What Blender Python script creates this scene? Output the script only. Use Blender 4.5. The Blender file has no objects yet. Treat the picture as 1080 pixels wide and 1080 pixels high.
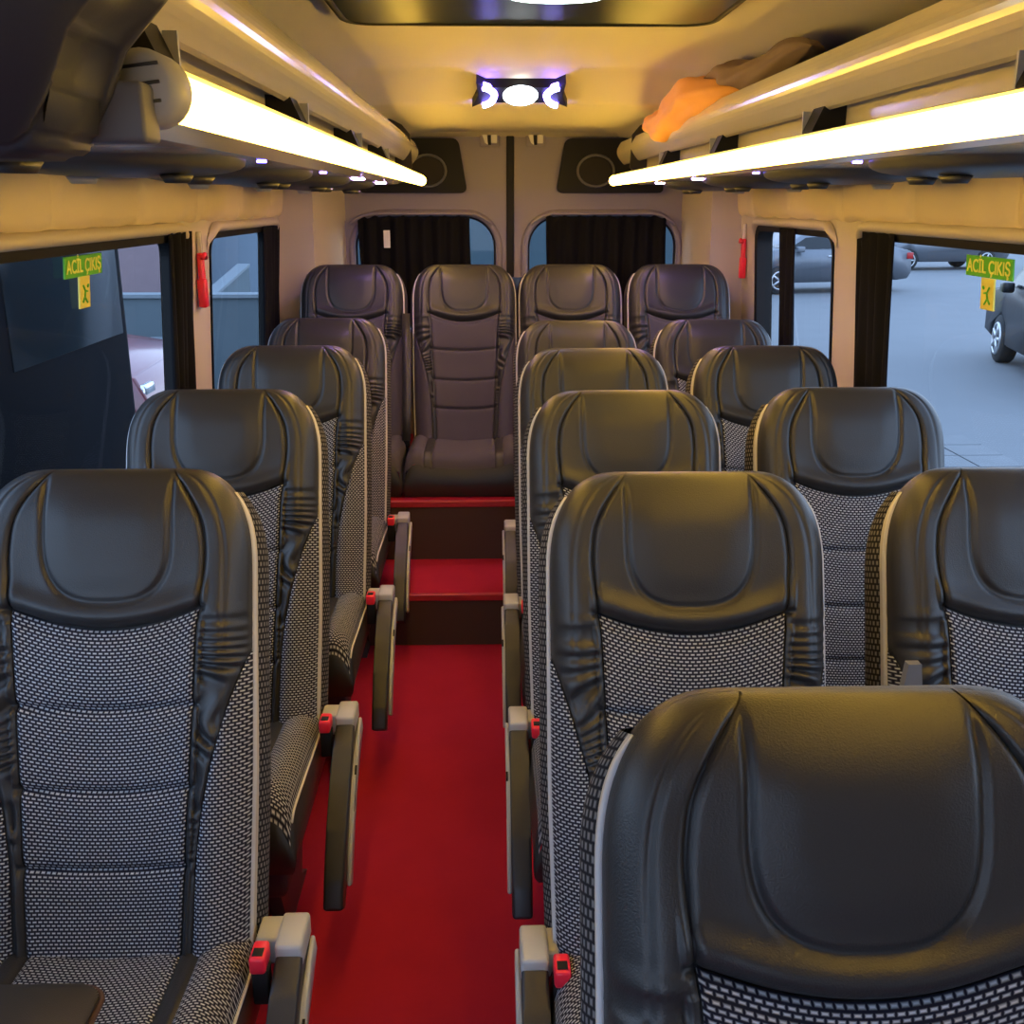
import bpy, bmesh, math, random
from math import sin, cos, pi, sqrt, exp, radians, atan, asin, acos
from mathutils import Vector, Matrix
random.seed(7)
S = bpy.context.scene
COL = S.collection

# ------------------------------------------------------------ camera
F = 1080.0
VPX, VPY, CH = 512.0, 213.0, 1.56
d = Vector(((VPX-540)/F, 1.0, -(VPY-540)/F)).normalized()
yaw = -asin(d.x); pit = acos(d.y/cos(yaw))
cam = bpy.data.cameras.new('camera'); co = bpy.data.objects.new('camera', cam); COL.objects.link(co)
co.location = (0, 0, CH); co.rotation_euler = (pi/2-pit, 0, -yaw)
cam.sensor_width = 36; cam.lens = 36.0; cam.clip_start = 0.02; cam.clip_end = 300
S.camera = co
# ------------------------------------------------------------ world, exposure
S.view_settings.view_transform = 'Standard'; S.view_settings.look = 'None'
S.view_settings.exposure = 0.0; S.view_settings.gamma = 1.0; S.view_settings.use_curve_mapping = False
W = bpy.data.worlds.new('world'); S.world = W; W.use_nodes = True
nt = W.node_tree; nt.nodes.clear()
wo = nt.nodes.new('ShaderNodeOutputWorld'); bg = nt.nodes.new('ShaderNodeBackground')
gr = nt.nodes.new('ShaderNodeValToRGB'); sp = nt.nodes.new('ShaderNodeSeparateXYZ'); tc = nt.nodes.new('ShaderNodeTexCoord')
nt.links.new(tc.outputs['Generated'], sp.inputs[0]); nt.links.new(sp.outputs['Z'], gr.inputs[0])
gr.color_ramp.elements[0].position = 0.0; gr.color_ramp.elements[0].color = (.62, .76, 1.0, 1)
gr.color_ramp.elements[1].position = 0.6; gr.color_ramp.elements[1].color = (.42, .60, .95, 1)
nt.links.new(gr.outputs[0], bg.inputs[0]); bg.inputs[1].default_value = 3.7
nt.links.new(bg.outputs[0], wo.inputs[0])
TUBE_L = 18.5; LAMP_L = 16.0; BLUE_L = 60.0

# ------------------------------------------------------------ materials
def mat(name, col, rough=.6, metal=0, bump=0, bscale=200, spec=.5, var=0, vscale=6, sheen=0, coat=0):
    m = bpy.data.materials.new(name); m.use_nodes = True
    t = m.node_tree; b = t.nodes['Principled BSDF']
    b.inputs['Base Color'].default_value = (*col, 1); b.inputs['Roughness'].default_value = rough
    b.inputs['Metallic'].default_value = metal; b.inputs['Specular IOR Level'].default_value = spec
    if sheen: b.inputs['Sheen Weight'].default_value = sheen
    if coat: b.inputs['Coat Weight'].default_value = coat; b.inputs['Coat Roughness'].default_value = .15
    c = t.nodes.new('ShaderNodeTexCoord')
    if var:
        n = t.nodes.new('ShaderNodeTexNoise'); n.inputs['Scale'].default_value = vscale; n.inputs['Detail'].default_value = 5
        mx = t.nodes.new('ShaderNodeMix'); mx.data_type = 'RGBA'
        mx.inputs[6].default_value = (*[x*(1-var) for x in col], 1); mx.inputs[7].default_value = (*[min(1, x*(1+var)) for x in col], 1)
        t.links.new(c.outputs['Object'], n.inputs['Vector']); t.links.new(n.outputs['Fac'], mx.inputs[0]); t.links.new(mx.outputs[2], b.inputs['Base Color'])
    if bump:
        n = t.nodes.new('ShaderNodeTexNoise'); n.inputs['Scale'].default_value = bscale; n.inputs['Detail'].default_value = 4
        bp = t.nodes.new('ShaderNodeBump'); bp.inputs['Strength'].default_value = bump; bp.inputs['Distance'].default_value = .002
        t.links.new(c.outputs['Object'], n.inputs['Vector']); t.links.new(n.outputs['Fac'], bp.inputs['Height']); t.links.new(bp.outputs[0], b.inputs['Normal'])
    return m

def woven(name, light, dark, w=.0088, h=.0056):
    m = bpy.data.materials.new(name); m.use_nodes = True
    t = m.node_tree; b = t.nodes['Principled BSDF']; b.inputs['Roughness'].default_value = .85; b.inputs['Specular IOR Level'].default_value = .2
    uv = t.nodes.new('ShaderNodeUVMap'); uv.uv_map = 'UVMap'
    br = t.nodes.new('ShaderNodeTexBrick'); br.offset = .5; br.squash = 1
    br.inputs['Scale'].default_value = 41.0; br.inputs['Mortar Size'].default_value = .125; br.inputs['Mortar Smooth'].default_value = .8
    br.inputs['Bias'].default_value = 0; br.inputs['Brick Width'].default_value = w*41; br.inputs['Row Height'].default_value = h*41
    br.inputs['Color1'].default_value = (*light, 1); br.inputs['Color2'].default_value = (*[x*.8 for x in light], 1); br.inputs['Mortar'].default_value = (*dark, 1)
    t.links.new(uv.outputs[0], br.inputs['Vector']); t.links.new(br.outputs['Color'], b.inputs['Base Color'])
    bp = t.nodes.new('ShaderNodeBump'); bp.invert = True; bp.inputs['Strength'].default_value = .5; bp.inputs['Distance'].default_value = .001
    t.links.new(br.outputs['Fac'], bp.inputs['Height']); t.links.new(bp.outputs[0], b.inputs['Normal'])
    return m

def emis(name, col, s):
    m = bpy.data.materials.new(name); m.use_nodes = True; t = m.node_tree; t.nodes.clear()
    o = t.nodes.new('ShaderNodeOutputMaterial'); e = t.nodes.new('ShaderNodeEmission')
    e.inputs[0].default_value = (*col, 1); e.inputs[1].default_value = s; t.links.new(e.outputs[0], o.inputs[0]); return m

def glass(name, tint, REFL=.6, rough=.02):
    m = bpy.data.materials.new(name); m.use_nodes = True; t = m.node_tree; t.nodes.clear()
    o = t.nodes.new('ShaderNodeOutputMaterial'); a = t.nodes.new('ShaderNodeBsdfTransparent'); g = t.nodes.new('ShaderNodeBsdfGlossy')
    x = t.nodes.new('ShaderNodeMixShader'); f = t.nodes.new('ShaderNodeMath'); f.operation = 'MULTIPLY_ADD'; f.inputs[1].default_value = REFL; f.inputs[2].default_value = .02
    lw = t.nodes.new('ShaderNodeLayerWeight'); lw.inputs[0].default_value = .5; pw = t.nodes.new('ShaderNodeMath'); pw.operation = 'POWER'; pw.inputs[1].default_value = 5
    t.links.new(lw.outputs['Facing'], pw.inputs[0]); t.links.new(pw.outputs[0], f.inputs[0])
    a.inputs[0].default_value = (*tint, 1); g.inputs['Roughness'].default_value = rough
    t.links.new(f.outputs[0], x.inputs[0]); t.links.new(a.outputs[0], x.inputs[1]); t.links.new(g.outputs[0], x.inputs[2]); t.links.new(x.outputs[0], o.inputs[0]); return m

M = dict(
 leather=mat('black_leather', (.027, .027, .029), .40, bump=.25, bscale=500, spec=.5),
 woven=woven('woven_fabric', (.66, .68, .74), (.010, .010, .022)),
 plain=mat('plain_grey_fabric', (.075, .068, .085), .85, bump=.5, bscale=700, spec=.2),
 sidefab=woven('side_fabric', (.20, .19, .19), (.012, .011, .014), .007, .010),
 piping=mat('grey_piping', (.55, .54, .55), .5),
 gusset=mat('tan_gusset', (.48, .44, .38), .6),
 shell=mat('black_shell', (.022, .022, .024), .5, bump=.3),
 darkp=mat('dark_plastic', (.026, .028, .035), .42, bump=.15, bscale=700),
 greyp=mat('grey_plastic', (.42, .43, .44), .42),
 red=mat('red_plastic', (.85, .02, .05), .35),
 metal=mat('frame_metal', (.09, .09, .10), .4, .7),
 chrome=mat('bright_metal', (.75, .75, .78), .25, 1),
 carpet=mat('red_carpet', (.38, .015, .040), .95, bump=.6, bscale=900, spec=.1, var=.12, vscale=7),
 riser=mat('brown_riser', (.075, .045, .042), .75, bump=.3, bscale=300, spec=.2),
 nosing=mat('red_nosing', (.42, .03, .045), .3, .1),
 trim=mat('beige_trim', (.52, .46, .38), .55, bump=.15, bscale=120),
 pad=mat('beige_leatherette', (.64, .54, .38), .55, bump=.25, bscale=300, var=.05, vscale=3),
 ceil=mat('beige_headliner', (.58, .54, .46), .8, bump=.3, bscale=400),
 lower=mat('charcoal_lining', (.035, .035, .04), .8, bump=.4),
 door=mat('grey_door_lining', (.28, .25, .31), .6, bump=.2, bscale=150),
 black=mat('black_trim', (.010, .010, .011), .55, spec=.25),
 curtain=mat('black_curtain', (.010, .010, .012), .95, bump=.3, bscale=400, spec=.1),
 rail=mat('cream_gloss', (.66, .61, .52), .22, coat=.5),
 rackg=mat('rack_grey', (.16, .16, .17), .5),
 rackd=mat('rack_lining', (.03, .026, .022), .85),
 pod=mat('grey_pod', (.06, .062, .07), .4),
 console=mat('slate_plastic', (.040, .042, .055), .55, bump=.1),
 tube=emis('warm_tube', (1.0, .585, .075), TUBE_L*1.5),
 lampw=emis('cool_lamp', (.85, .95, 1.0), LAMP_L),
 hatchw=emis('hatch_lamp', (.85, 1.0, .92), 7.0),
 blue=emis('blue_led', (.16, .10, 1.0), BLUE_L),
 bluew=emis('blue_led_core', (.45, .45, 1.0), 40.0),
 led=emis('small_blue_led', (.16, .12, 1.0), 30.0),
 violet=emis('violet_led', (.42, .25, 1.0), 400.0),
 hatchg=mat('navy_glass', (.014, .022, .036), .30, spec=.12),
 pane=glass('window_glass', (.84, .90, .92)),
 paned=glass('tinted_glass', (.74, .80, .82), .12),
 sign=mat('sign_green', (.10, .48, .02), .5), signt=mat('sign_letter', (.85, .85, .18), .5), signy=mat('sign_yellow', (.80, .72, .12), .5),
 white=mat('white_plastic', (.75, .73, .72), .4),
 orange=mat('orange_cloth', (.80, .38, .09), .8, bump=.5, bscale=60), greyc=mat('grey_brown_cloth', (.23, .16, .11), .85, bump=.5, bscale=60),
 bluestrip=mat('blue_strip', (.03, .07, .22), .85),
 asphalt=mat('street_asphalt', (.150, .156, .162), .9, bump=.4, bscale=20, var=.08, vscale=1.2),
 paving=mat('street_paving', (.16, .165, .17), .9, var=.15, vscale=3),
 concrete=mat('concrete', (.11, .14, .155), .9, var=.3, vscale=1.2), facade=mat('pale_facade', (.24, .30, .36), .9, var=.05), pink=mat('pink_facade', (.24, .17, .18), .9, var=.1),
 teal=mat('blue_grey_wall', (.045, .075, .09), .9, var=.15, vscale=1),
 cap=mat('pale_coping', (.20, .23, .25), .8),
 carblack=mat('black_car_paint', (.010, .011, .014), .35, spec=.3), carsilver=mat('silver_car_paint', (.17, .18, .20), .35, .3), carred=mat('red_car_paint', (.25, .05, .06), .3, coat=1),
 carglass=mat('car_glass', (.012, .015, .018), .15, spec=.4), tyre=mat('tyre_rubber', (.02, .02, .02), .85), wheel=mat('alloy_wheel', (.55, .56, .58), .3, .8),
 vanblue=mat('dark_van_paint', (.005, .005, .008), .7, spec=.1), lampred=mat('tail_lamp', (.4, .01, .01), .3),
)

# ------------------------------------------------------------ helpers
def link(name, bm, m, parent=None, smooth=True, recalc=False):
    if recalc: bmesh.ops.recalc_face_normals(bm, faces=bm.faces)
    me = bpy.data.meshes.new(name); bm.to_mesh(me); bm.free()
    if smooth:
        for p in me.polygons: p.use_smooth = True
    me.materials.append(M[m] if isinstance(m, str) else m)
    o = bpy.data.objects.new(name, me); COL.objects.link(o)
    if parent: o.parent = parent
    return o
def tag(o, label=None, cat=None, group=None, kind=None):
    if label: o['label'] = label
    if cat: o['category'] = cat
    if group: o['group'] = group
    if kind: o['kind'] = kind
    return o
def empty(name, loc, label, cat, group=None, rz=0):
    o = bpy.data.objects.new(name, None); COL.objects.link(o); o.location = loc; o.rotation_euler = (0, 0, rz); o.empty_display_size = .1
    return tag(o, label, cat, group)
def struct(name, bm, m, parent=None, smooth=False):
    o = link(name, bm, m, parent, smooth, recalc=True)
    if not parent: o['kind'] = 'structure'
    return o
def NB(): return bmesh.new()
def box(bm, x0, x1, y0, y1, z0, z1, bev=0, seg=2, mtx=None):
    r = bmesh.ops.create_cube(bm, size=1)
    vs = r['verts']
    for v in vs: v.co = Vector(((x0+x1)/2+v.co.x*(x1-x0), (y0+y1)/2+v.co.y*(y1-y0), (z0+z1)/2+v.co.z*(z1-z0)))
    if mtx: bmesh.ops.transform(bm, matrix=mtx, verts=vs)
    if bev:
        es = list({e for v in vs for e in v.link_edges})
        bmesh.ops.bevel(bm, geom=es, offset=bev, segments=seg, profile=.5, affect='EDGES')
    return bm
def grid(bm, fn, nu, nv, uvf=None, flip=False):
    uvl = (bm.loops.layers.uv.get('UVMap') or bm.loops.layers.uv.new('UVMap')) if uvf else None
    vs = [[bm.verts.new(fn(i/nu, j/nv)) for i in range(nu+1)] for j in range(nv+1)]
    for j in range(nv):
        for i in range(nu):
            q = [(i, j), (i+1, j), (i+1, j+1), (i, j+1)]
            if flip: q.reverse()
            f = bm.faces.new([vs[b][a] for a, b in q])
            if uvl:
                for l, (a, b) in zip(f.loops, q): l[uvl].uv = uvf(a/nu, b/nv)
    return bm
def tube(bm, pts, r, n=8, cap=True, closed=False):
    pts = [Vector(p) for p in pts]; rings = []
    up = Vector((0, 0, 1)); N = len(pts)
    for i, p in enumerate(pts):
        a = pts[(i-1) % N] if (closed or i > 0) else p; b = pts[(i+1) % N] if (closed or i < N-1) else p
        t = (b-a).normalized()
        if abs(t.dot(up)) > .95: up = Vector((0, 1, 0)) if abs(t.y) < .9 else Vector((1, 0, 0))
        s = t.cross(up).normalized(); u = s.cross(t).normalized(); up = u
        rr = r[i] if isinstance(r, (list, tuple)) else r
        rings.append([bm.verts.new(p+(s*cos(2*pi*k/n)+u*sin(2*pi*k/n))*rr) for k in range(n)])
    for i in range(N if closed else N-1):
        A, B = rings[i], rings[(i+1) % N]
        for k in range(n): bm.faces.new([A[k], A[(k+1) % n], B[(k+1) % n], B[k]])
    if cap and not closed:
        bm.faces.new(rings[0][::-1]); bm.faces.new(rings[-1])
    return bm
def prism(bm, prof, axis, a, b):
    """profile of 2d points extruded along axis from a to b"""
    def P(p, t):
        if axis == 'x': return (t, p[0], p[1])
        if axis == 'y': return (p[0], t, p[1])
        return (p[0], p[1], t)
    A = [bm.verts.new(P(p, a)) for p in prof]; B = [bm.verts.new(P(p, b)) for p in prof]; n = len(prof)
    for k in range(n): bm.faces.new([A[k], A[(k+1) % n], B[(k+1) % n], B[k]])
    bm.faces.new(A[::-1]); bm.faces.new(B)
    return bm
def rrect(x0, x1, z0, z1, r, n=8):
    out = []
    for cx, cz, a0 in ((x1-r, z1-r, 0), (x0+r, z1-r, 90), (x0+r, z0+r, 180), (x1-r, z0+r, 270)):
        for k in range(n+1):
            a = radians(a0+90*k/n); out.append((cx+r*cos(a), cz+r*sin(a)))
    return out
def ringplate(bm, outer, inner, f, rings=4):
    """outer rectangle (x0,x1,z0,z1) to inner closed outline, mapped by f"""
    x0, x1, z0, z1 = outer; n = len(inner)
    cx = sum(p[0] for p in inner)/n; cz = sum(p[1] for p in inner)/n
    O = []
    for p in inner:
        dx, dz = p[0]-cx, p[1]-cz; t = 1e9
        if dx > 1e-9: t = min(t, (x1-cx)/dx)
        if dx < -1e-9: t = min(t, (x0-cx)/dx)
        if dz > 1e-9: t = min(t, (z1-cz)/dz)
        if dz < -1e-9: t = min(t, (z0-cz)/dz)
        O.append([cx+dx*t, cz+dz*t])
    for c in ((x0, z0), (x0, z1), (x1, z0), (x1, z1)):
        k = min(range(n), key=lambda i: (O[i][0]-c[0])**2+(O[i][1]-c[1])**2); O[k] = list(c)
    R = [[bm.verts.new(f(inner[k][0]+(O[k][0]-inner[k][0])*j/rings, inner[k][1]+(O[k][1]-inner[k][1])*j/rings)) for k in range(n)] for j in range(rings+1)]
    for j in range(rings):
        for k in range(n): bm.faces.new([R[j][k], R[j][(k+1) % n], R[j+1][(k+1) % n], R[j+1][k]])
    return bm
def solid(o, t, off=1):
    md = o.modifiers.new('thick', 'SOLIDIFY'); md.thickness = t; md.offset = off; return o
def text(name, s, size, m, loc, rot, parent=None, depth=.0006, scx=1):
    cu = bpy.data.curves.new(name, 'FONT'); cu.body = s; cu.size = size; cu.align_x = 'CENTER'; cu.align_y = 'CENTER'; cu.extrude = depth; cu.offset = size*.012
    o = bpy.data.objects.new(name, cu); COL.objects.link(o)
    dg = bpy.context.evaluated_depsgraph_get(); me = bpy.data.meshes.new_from_object(o.evaluated_get(dg))
    bpy.data.objects.remove(o)
    n = bpy.data.objects.new(name, me); COL.objects.link(n); me.materials.clear(); me.materials.append(M[m])
    n.location = loc; n.rotation_euler = rot; n.scale = (scx, 1, 1)
    if parent: n.parent = parent
    return n
def sstep(a, b, x):
    t = max(0, min(1, (x-a)/(b-a))); return t*t*(3-2*t)
def lerp_tab(tab, s):
    if s <= tab[0][0]: return tab[0][1]
    for (a, va), (b, vb) in zip(tab, tab[1:]):
        if s <= b:
            t = (s-a)/(b-a); t = t*t*(3-2*t) if False else t
            return va+(vb-va)*t
    return tab[-1][1]

# ============================================================ SHELL
CX = .115
def wallx(z, side):          # side -1 left, +1 right ; inner face of the side wall
    h = 1.070-.060*max(0, z-.80)
    return CX+side*h
Y0, Y1 = -1.35, 4.76
WINS = {-1: [(-1.2, -.02, .74, 1.50), (.15, 3.22, .82, 1.468), (3.53, 4.62, .82, 1.462)],  # first window is unseen, enlarged to bring daylight to the nearest left seat
        1: [(-1.15, -.95, .85, 1.45), (.15, 3.20, .82, 1.472), (3.45, 4.47, .82, 1.465)]}  # first window is unseen, narrowed to keep daylight off the right seats
wn = 1; tn = 1
for side, nm in ((-1, 'left'), (1, 'right')):
    f = lambda y, z, s=side: (wallx(z, s), y, z)
    bm = NB()
    cuts = [Y0]
    for w in WINS[side]: cuts += [w[0]-.08, w[1]+.08]
    cuts.append(Y1)
    for i in range(0, len(cuts), 2):   # plain pieces between window cells
        a, b = cuts[i], cuts[i+1]
        if b > a: grid(bm, lambda u, v, a=a, b=b: f(a+(b-a)*u, .72+(1.66-.72)*v), 2, 4)
    for w in WINS[side]:
        ringplate(bm, (w[0]-.08, w[1]+.08, .72, 1.66), rrect(w[0], w[1], w[2], w[3], .07), f)
    grid(bm, lambda u, v: f(Y0+(Y1-Y0)*u, 1.66+.3*v), 2, 2)
    ret = bmesh.ops.duplicate(bm, geom=bm.verts[:]+bm.edges[:]+bm.faces[:])
    bmesh.ops.translate(bm, verts=[e for e in ret['geom'] if isinstance(e, bmesh.types.BMVert)], vec=(side*.07, 0, 0))
    wl = struct('wall_'+nm, bm, 'trim')
    bm = NB()
    grid(bm, lambda u, v: (wallx(.72*v, side)-side*.004, Y0+(5.3-Y0)*u, .735*v), 2, 2)
    lo = struct('trim_%d' % tn, bm, 'lower'); tn += 1
    for k, w in enumerate(WINS[side]):
        fr = bm = NB()
        inn = rrect(w[0]+.022, w[1]-.022, w[2]+.02, w[3]-.02, .055); out = rrect(w[0]-.004, w[1]+.004, w[2]-.004, w[3]+.004, .074)
        n = len(inn); off = side*.03
        R = []
        for pr_, dx in ((out, -side*.006), (inn, -side*.002), (inn, side*.06)):
            R.append([bm.verts.new((wallx(z, side)+dx, y, z)) for y, z in pr_])
        for j in range(2):
            for q in range(n): bm.faces.new([R[j][q], R[j][(q+1) % n], R[j+1][(q+1) % n], R[j+1][q]])
        wo_ = struct('window_%d' % wn, bm, 'black', smooth=False); wn += 1
        bm = NB(); bm.faces.new([bm.verts.new((wallx(z, side)+side*.035, y, z)) for y, z in inn])
        struct('window_pane', bm, 'paned' if side < 0 else 'pane', wo_)
        if k == 0: continue
        # eyelid lip over the window
        bm = NB(); ya, yb = w[0]-.03, w[1]+.03; L = yb-ya
        def lip(u, v, w=w, side=side, ya=ya, yb=yb):
            y = ya+(yb-ya)*u
            e = min(y-ya, yb-y); dz = -.055*(max(0, 1-e/.09)**2)
            a = pi*(v*1.15-.1)
            z = w[3]+.018+dz+.017*cos(a)
            return (wallx(z, side)-side*(.002+.026*max(0, sin(a))*sstep(-.01, .05, e)), y, z)
        grid(bm, lip, 90, 10)
        struct('trim_%d' % tn, bm, 'trim', smooth=True); tn += 1
    # padded leatherette panel above the windows
    bm = NB()
    def pad(u, v, side=side):
        y = -.4+(4.74+.4)*u
        ph = (y % .56)/.56; sm = min(ph, 1-ph)*.56
        puff = .016*(1-exp(-(sm/.018)**2))*sqrt(max(0, 1-(2*v-1)**4))
        z = 1.502+.140*v+.004*sin(y*26)*(1-v)
        return (wallx(z, side)-side*(.004+puff+.004*sin(y*26+1)*(1-v)), y, z)
    grid(bm, pad, 300, 12)
    struct('trim_%d' % tn, bm, 'pad', smooth=True); tn += 1
    # rear corner pillar
    bm = NB()
    xi0, xi1 = (-.765, -.672) if side < 0 else (1.01, .945)
    for za, zb in ((.0, 1.475), (1.475, 1.90)):
        ex = 0 if za == 0 else side*-.004
        grid(bm, lambda u, v, za=za, zb=zb, ex=ex: ((wallx(1.5, side)+side*.06)*(1-min(1, u*2))+xi0*min(1, u*2)+(xi1-xi0)*max(0, u*2-1)+ex,
             4.73-ex*0+(.0 if u <= .5 else .37*(u*2-1)), za+(zb-za)*v), 8, 1)
    struct('trim_%d' % tn, bm, 'trim', smooth=False); tn += 1

# floor and steps
bm = NB(); box(bm, -.95, 1.18, Y0, 3.49, -.06, 0); struct('floor', bm, 'carpet')
def step(y0, y1, z0, z1):
    global tn
    bm = NB(); box(bm, -.93, 1.15, y0, y1, z0, z1-.008); a = struct('trim_%d' % tn, bm, 'riser'); tn += 1
    bm = NB(); box(bm, -.93, 1.15, y0+.018, y1, z1-.008, z1); struct('carpet', bm, 'carpet', a)
    bm = NB(); box(bm, -.93, 1.15, y0-.004, y0+.018, z1-.022, z1+.003, .003); struct('nosing', bm, 'nosing', a)
step(3.471, 3.863, 0, .196); step(3.863, 5.1, 0, .434)

# ceiling
prof = [(-.93, 1.60), (-.90, 1.76), (-.80, 1.86), (-.62, 1.905), (-.47, 1.915), (-.455, 1.93), (-.40, 1.935), (-.385, 1.95), (-.2, 1.955)]
prof = prof+[(2*CX-x, z) for x, z in prof[::-1]]
def hz(y): return -.085*max(0, min(1, (y-3.42)/.20))
ys = [Y0, 1.5, 2.5, 3.36, 3.42, 3.44, 3.60, 3.62, 3.66, 4.2, 4.9, 5.14]
bm = NB()
R = [[bm.verts.new((x, y, z+hz(y))) for x, z in prof] for y in ys]
for j in range(len(ys)-1):
    for i in range(len(prof)-1): bm.faces.new([R[j][i], R[j+1][i], R[j+1][i+1], R[j][i+1]])
c_ = struct('ceiling', bm, 'ceil', smooth=True)
# unseen front wall, its opening shaped to steer daylight onto the left seat
bm = NB()
def ff(x, z): return (x, Y0+.25*(z-.9), z)
ringplate(bm, (-.95, 1.18, 0, 1.97), rrect(-.86, .12, .35, 1.86, .12), ff)
struct('wall_front', bm, 'trim')

# rear doors
def reardoor(n, x0, x1, hole, lampx, sgn):
    bm = NB(); fr = lambda x, z: (x, 5.1, z)
    hx0, hx1, hz0, hz1 = hole
    ringplate(bm, (x0, x1, .40, 1.92), rrect(hx0, hx1, hz0, hz1, .14), fr, 3)
    ret = bmesh.ops.duplicate(bm, geom=bm.verts[:]+bm.edges[:]+bm.faces[:])
    bmesh.ops.translate(bm, verts=[e for e in ret['geom'] if isinstance(e, bmesh.types.BMVert)], vec=(0, .05, 0))
    o = struct('door_%d' % n, bm, 'door')
    # raised surround
    bm = NB(); pts = [(x, 5.094, z) for x, z in rrect(hx0-.018, hx1+.018, hz0, hz1+.018, .158)]
    tube(bm, pts, .016, 8, closed=True); link('window_surround', bm, 'door', o)
    bm = NB(); pts = [(x, 5.10, z) for x, z in rrect(hx0, hx1, hz0, hz1, .14)]
    tube(bm, pts, .007, 6, closed=True); link('window_seal', bm, 'black', o)
    bm = NB(); bm.faces.new([bm.verts.new((x, 5.125, z)) for x, z in rrect(hx0, hx1, hz0, hz1, .14)]); link('window_pane', bm, 'pane', o, False)
    # speaker panel: rounded trapezoid
    base = [(-.60, 1.600), (-.085, 1.600), (-.125, 1.845), (-.54, 1.845)]
    P = []
    for i in range(4):
        a, b, c = [Vector(base[(i+k) % 4]) for k in (-1, 0, 1)]; r = .035
        p0 = b+(a-b).normalized()*r; p1 = b+(c-b).normalized()*r
        for k in range(6):
            t = k/5; q = p0*(1-t)**2+b*2*t*(1-t)+p1*t*t; P.append((q.x, q.y))
    if sgn > 0: P = [(.25-x, z) for x, z in P]
    bm = NB(); prism(bm, P, 'y', 5.068, 5.1); link('speaker_panel', bm, 'black', o, False, True)
    cx = -.27 if sgn < 0 else .52
    bm = NB(); tube(bm, [(cx+.085*cos(a*pi/12), 5.066, 1.70+.07*sin(a*pi/12)) for a in range(24)], .006, 6, closed=True); link('speaker_ring', bm, 'rackg', o)
    bm = NB(); prism(bm, [(cx+.075*cos(a*pi/10), 1.70+.062*sin(a*pi/10)) for a in range(20)], 'y', 5.060, 5.07); link('speaker_grille', bm, 'rackd', o, False, True)
    # latch
    lx = .02 if sgn < 0 else .235
    bm = NB(); box(bm, lx-.045, lx+.05, 5.084, 5.1, 1.805, 1.88, .01); l = link('latch', bm, 'door', o)
    bm = NB(); prism(bm, [(lx-.035, 1.865), (lx-.012, 1.865), (lx-.006, 1.815), (lx-.02, 1.825)], 'y', 5.070, 5.085); box(bm, lx+.008, lx+.036, 5.070, 5.085, 1.822, 1.865, .004); link('latch_hook', bm, 'white', l, False)
    bm = NB(); box(bm, lx-.008, lx+.008, 5.074, 5.085, 1.815, 1.868); link('latch_slot', bm, 'black', l, False)
    return o
reardoor(1, -.75, .103, (-.622, .045, .95, 1.492), 0, -1)
reardoor(2, .133, 1.0, (.205, .915, .95, 1.492), 0, 1)
bm = NB(); box(bm, .100, .136, 5.086, 5.12, .40, 1.89, .008); struct('trim_%d' % tn, bm, 'black'); tn += 1
bm = NB(); grid(bm, lambda u, v: (-.76+1.77*u, 5.02+.08*v, 1.872-.02*v), 4, 2); struct('trim_%d' % tn, bm, 'ceil'); tn += 1

# ============================================================ SEATS
TABC = [(0, .095), (.03, .118), (.06, .138), (.09, .150), (.14, .155), (.20, .150), (.255, .143), (.4, .136), (.55, .128), (.8, .118)]
TABB = [(0, .3), (.26, .235), (.30, .216), (.38, .190), (.46, .168), (.54, .152), (.62, .143), (.8, .136)]
LB = .79
def smoothtab(tab):
    xs = [i*.005 for i in range(170)]; ys = [lerp_tab(tab, x) for x in xs]
    for _ in range(12): ys = [ys[0]]+[(ys[i-1]+2*ys[i]+ys[i+1])/4 for i in range(1, len(ys)-1)]+[ys[-1]]
    return lambda s: ys[min(len(ys)-1, max(0, int(s/.005)))]*(1-(s/.005-int(s/.005)))+ys[min(len(ys)-1, int(s/.005)+1)]*(s/.005-int(s/.005))
cf = smoothtab(TABC); bf = smoothtab(TABB)
def Wf(s):
    t = min(max(s, 0), .17)/.17
    w = .110+.110*max(0, 1-(1-t)**2.6)**(1/2.2)
    return w-.006*sstep(.45, .8, s)
def arc(f): return .256-.034*f*f
SEAMS = (.382, .511, .634)
def g(d, R):
    t = max(0, min(1, d/R)); return sqrt(max(0, 1-(1-t)**2))
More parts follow.
